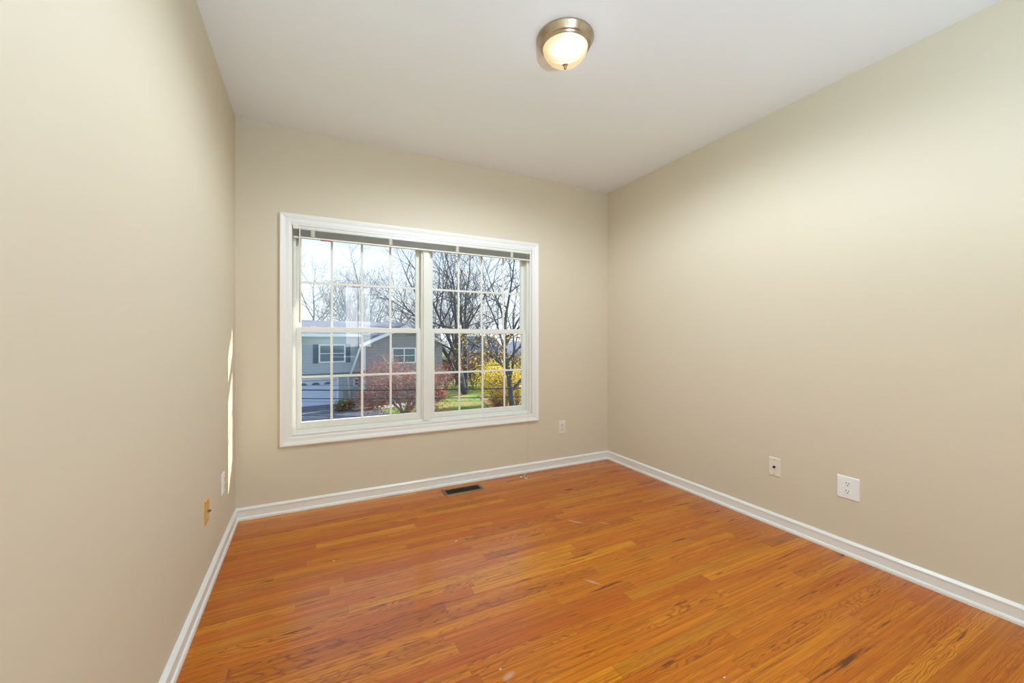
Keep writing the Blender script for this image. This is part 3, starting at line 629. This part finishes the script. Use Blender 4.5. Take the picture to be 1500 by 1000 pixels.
# --- trees
def branch(b, tips, rg, p, d, L, r, lvl, P):
    n = 5 if lvl < 2 else 3; pts = [p.copy()]; rads = [r]; q = p.copy(); dd = d.copy()
    for i in range(n):
        j = P.get('wob', .16)
        dd = (dd + Vector((rg.uniform(-j, j), rg.uniform(-j, j), rg.uniform(-j, j) + P.get('up', .05)))).normalized()
        q = q + dd * (L / n); pts.append(q.copy()); rads.append(max(r * (1 - .62 * (i + 1) / n), P.get('rmin', .008)))
    b.tube(pts, rads, 7 if lvl == 0 else 5 if lvl == 1 else 3, caps=False)
    if lvl >= P['lv']:
        tips.append((pts[-1], dd)); tips.append((pts[n // 2 + 1], dd)); return
    k = P['kids'][lvl]
    for c in range(k):
        t_ = P.get('start', .35) if lvl == 0 else .25
        f = t_ + (1 - t_) * (c + rg.random() * .8) / k; f = min(f, .999) * n; i = int(f); pt = pts[i].lerp(pts[min(i + 1, n)], f - i)
        ax = d.orthogonal().normalized(); ax.rotate(Matrix.Rotation(rg.uniform(0, 2 * pi), 3, d))
        an = rg.uniform(*P['ang']); nd = (d * cos(an) + ax * sin(an)).normalized()
        if 'lean' in P: nd = (nd + P['lean'] * .35).normalized()
        branch(b, tips, rg, pt, nd, L * rg.uniform(*P['sc']), max(rads[i] * .62, P.get('rmin', .008)), lvl + 1, P)
    if lvl > 0 or P.get('top', True):
        branch(b, tips, rg, pts[-1], dd, L * P['sc'][0], rads[-1], lvl + 1, P)
def leaves(b, rg, tips, n, spread, size, keep=lambda p: True):
    for i in range(n):
        t_, d = rg.choice(tips); p = t_ + Vector((rg.gauss(0, spread), rg.gauss(0, spread), rg.gauss(0, spread * .7)))
        if not keep(p): continue
        a = Vector((rg.gauss(0, 1), rg.gauss(0, 1), rg.gauss(0, 1))).normalized(); c = a.orthogonal().normalized(); s_ = size * rg.uniform(.6, 1.3)
        b.add([p - a * s_, p - c * s_ * .5, p + a * s_, p + c * s_ * .5], [(0, 1, 2, 3)])
def tree(name, loc, P, seed, bark, label, cat='tree', leaf=None, group=None, rg2=None):
    """one tree: trunk with its branches, foliage"""
    rg = random.Random(seed); T_ = tag(empty(name, loc), label, cat, group); b = MB(); tips = []
    for s in range(P.get('stems', 1)):
        a = rg.uniform(0, 2 * pi); st = P.get('splay', 0)
        d = Vector((sin(a) * st, cos(a) * st, 1)).normalized()
        if 'tilt' in P: d = (d + P['tilt']).normalized()
        branch(b, tips, rg, Vector((sin(a) * .1 * st, cos(a) * .1 * st, -.05)), d, P['L'], P['r'], 0, P)
    b.build('trunk', bark, T_, fix=False)
    if leaf:
        for (m_, n, sp_, sz, keep) in leaf:
            q = MB(); leaves(q, rg, tips, n, sp_, sz, keep)
            if q.v: q.build('foliage', m_, T_, fix=False)
    return T_
A = (0.45, 0.95)
bare = lambda L, r, **k: dict(dict(L=L, r=r, lv=4, kids=(6, 4, 3, 3), ang=(.5, 1.0), sc=(.48, .62), wob=.16, up=.06, start=.35, rmin=.014), **k)
any_ = lambda p: True
rt = Vector((cos(YAW), -sin(YAW), 0))          # to the right as seen from the room
bg = [(452, 44, 5.2, .16, 11, 'bark', 'leftmost bare tree above the grey house roof', [('leaf_orange', 500, .35, .07, lambda p: p.z > 6)], {'splay': .3}),
      (462, 39, 4.6, .14, 12, 'bark', 'leaning bare tree with forked trunk behind the house roof', None, {'tilt': rt * .35, 'stems': 2, 'splay': .35}),
      (488, 47, 5.0, .14, 13, 'bark', 'bare tree sweeping right above the house roof', None, {'tilt': rt * .8, 'stems': 2, 'splay': .2}),
      (531, 43, 6.2, .17, 14, 'bark', 'tall upright bare tree behind the house in the third pane column', None, {'stems': 1}),
      (550, 40, 4.4, .12, 15, 'bark', 'smaller spreading bare tree behind the house ridge', None, {'stems': 2, 'splay': .4}),
      (574, 45, 5.0, .14, 16, 'bark', 'bare tree behind the gable of the house', None, {'splay': .2}),
      (602, 50, 4.6, .13, 17, 'bark', 'bare tree next to the window mullion beyond the gable', None, {'splay': .2}),
      (648, 46, 4.6, .15, 18, 'bark', 'pale bare tree just right of the window mullion', None, {'splay': .3, 'stems': 2}),
      (682, 34, 5.6, .17, 19, 'bark_dark', 'fan shaped bare tree in the middle of the right sash', [('leaf_orange', 260, .3, .07, any_)], {'stems': 4, 'splay': .42, 'start': .3}),
      (664, 60, 5.4, .15, 22, 'bark', 'far bare tree at the left of the right sash', None, {})]
for (px, dp, L, r, seed, bk, lab, lf, ex) in bg:
    P = bare(L * 1.45, r * 1.25, **ex); P['rmin'] = .0085 * dp / 40
    tree('bare_tree', on_ground(px, dp), P, seed, M[bk], lab, leaf=[(M[a], n, s1, s2, kp) for (a, n, s1, s2, kp) in lf] if lf else None, group='bare trees outside')
# big tree at the right, branches reaching left over the view
P = bare(5.4, .17, lv=4, kids=(9, 4, 3, 2), ang=(.6, 1.15), sc=(.5, .64), start=.4, up=.03, rmin=.008); P['lean'] = rt * .0; P['tilt'] = rt * -.03
tree('maple_tree', on_ground(760, 18), P, 7, M['bark_dark'], 'large dark trunked tree at the right edge with spreading branches and golden leaves',
     leaf=[(M['leaf_gold'], 9000, .5, .05, lambda p: 3.0 < p.z < 5.0 and p.dot(rt) > -2.4), (M['leaf_orange'], 260, .25, .055, lambda p: p.z > 4.5)])
# rust coloured small tree before the house
P = dict(L=2.25, r=.10, lv=3, kids=(6, 5, 4), ang=(.5, 1.2), sc=(.5, .66), wob=.22, up=.0, start=.3, rmin=.012, stems=7, splay=.85)
tree('ornamental_tree', on_ground(592, 25.2), P, 5, M['bark_pale'], 'low spreading tree with rust red leaves in front of the house', leaf=[(M['leaf_red'], 6500, .3, .055, any_)])
P = dict(P, L=.8, r=.05, stems=5, splay=.6); 
tree('shrub', on_ground(549, 27.0), P, 6, M['bark_brown'], 'red leaved shrub at the foot of the gabled wing', 'shrub', leaf=[(M['leaf_scarlet'], 700, .16, .05, any_)])
P = dict(L=.5, r=.03, lv=2, kids=(6, 5), ang=(.5, 1.1), sc=(.5, .7), wob=.2, up=.03, start=.1, rmin=.01, stems=8, splay=.8)
tree('shrub', on_ground(508, 26.2), P, 8, M['bark_brown'], 'low green shrub beside the garage door', 'shrub', leaf=[(M['leaf_green'], 1500, .14, .06, any_)])
# yellow bush
P = dict(L=1.8, r=.05, lv=2, kids=(7, 5), ang=(.3, .9), sc=(.45, .65), wob=.15, up=.05, start=.15, rmin=.012, stems=11, splay=.6)
tree('yellow_shrub', on_ground(728, 28.5), P, 31, M['bark_brown'], 'bright yellow shrub in the middle of the right sash', 'shrub', leaf=[(M['leaf_yellow'], 7000, .3, .06, any_)])
tree('yellow_shrub', on_ground(757, 25.5), P, 32, M['bark_brown'], 'golden yellow shrub behind the dark trunk at the right', 'shrub', leaf=[(M['leaf_gold'], 3000, .28, .055, any_), (M['leaf_yellow'], 4500, .3, .055, any_)])
P2 = dict(P, L=.7, stems=7)
tree('orange_shrub', on_ground(730, 25.6), P2, 33, M['bark_brown'], 'small orange shrub below the bright yellow shrub', 'shrub', leaf=[(M['leaf_orange'], 700, .16, .05, any_)])
tree('red_shrub', on_ground(641, 30), P2, 34, M['bark_brown'], 'small scarlet shrub left of the lawn beside the mullion', 'shrub', leaf=[(M['leaf_scarlet'], 700, .16, .05, any_)])
# brown thicket behind the lawn
P = dict(L=2.0, r=.035, lv=2, kids=(7, 5), ang=(.25, .8), sc=(.45, .7), wob=.16, up=.04, start=.1, rmin=.014, stems=9, splay=.45)
th = tree('bare_shrub', on_ground(640, 38), P, 41, M['bark_brown'], 'brown leafless shrub, leftmost of the thicket behind the lawn', 'shrub', group='thicket behind the lawn')
places = ['second from the left', 'third from the left', 'fourth from the left', 'fifth from the left', 'sixth from the left', 'seventh from the left', 'eighth from the left', 'ninth from the left', 'at the right end']
for i in range(9):
    o = th.copy(); C.objects.link(o); p = on_ground(640 + (i + 1) * 13.5, 38 + (i % 3) * 1.6); o.location = p; o.rotation_euler = (0, 0, i * 1.3); s_ = 1 + .12 * ((i * 7) % 3 - 1); o.scale = (s_, s_, s_)
    o['label'] = 'brown leafless shrub of the thicket behind the lawn, ' + places[i]
    for ch in list(th.children):
        c = ch.copy(); C.objects.link(c); c.parent = o
# --- overhead cables between two poles standing outside the view
pa, pb = on_ground(150, 15.0), on_ground(1120, 17.0)
for p, lab in ((pa, 'wooden utility pole left of the view'), (pb, 'wooden utility pole right of the view')):
    b = MB(); b.tube([(0, 0, 0), (0, 0, 6.5)], [.16, .12], 12); o = b.build('utility_pole', M['pole']); o.location = p; tag(o, lab, 'utility pole')
def cable(la, ra, r, lab):
    """la, ra: image rows where the cable crosses columns 441 and 768"""
    A_ = Vector((pa.x, pa.y)); B_ = Vector((pb.x, pb.y)); dv = B_ - A_
    def hit(px, py):
        d = ray(px, py); o = Vector((CAM.x, CAM.y)); n = Vector((-dv.y, dv.x)); t_ = (A_ - o).dot(n) / Vector((d.x, d.y)).dot(n)
        q = CAM + d * t_; return (Vector((q.x, q.y)) - A_).dot(dv) / dv.dot(dv), q.z
    (t1, z1), (t2, z2) = hit(441, la), hit(768, ra); k = (z2 - z1) / (t2 - t1); sag = .35
    pts = []
    for i in range(25):
        t_ = i / 24; z = z1 + k * (t_ - t1) + sag * ((t_ - .5) ** 2 * 4 - ((t1 + t2) / 2 - .5) ** 2 * 4); q = A_ + dv * t_; pts.append((q.x, q.y, z))
    b = MB(); b.tube(pts, r, 6); tag(b.build('overhead_cable', M['cable']), lab, 'cable', 'overhead cables outside')
cable(566.5, 561, .007, 'thin uppermost overhead cable outside the window')
cable(573.5, 568.5, .024, 'thick overhead cable, the upper of the two heavy ones')
cable(586, 581, .017, 'second heavy overhead cable below the thickest one')
cable(590.5, 586, .006, 'thin cable just under the second heavy cable')
cable(611, 608, .012, 'lowest overhead cable near the window sill line')
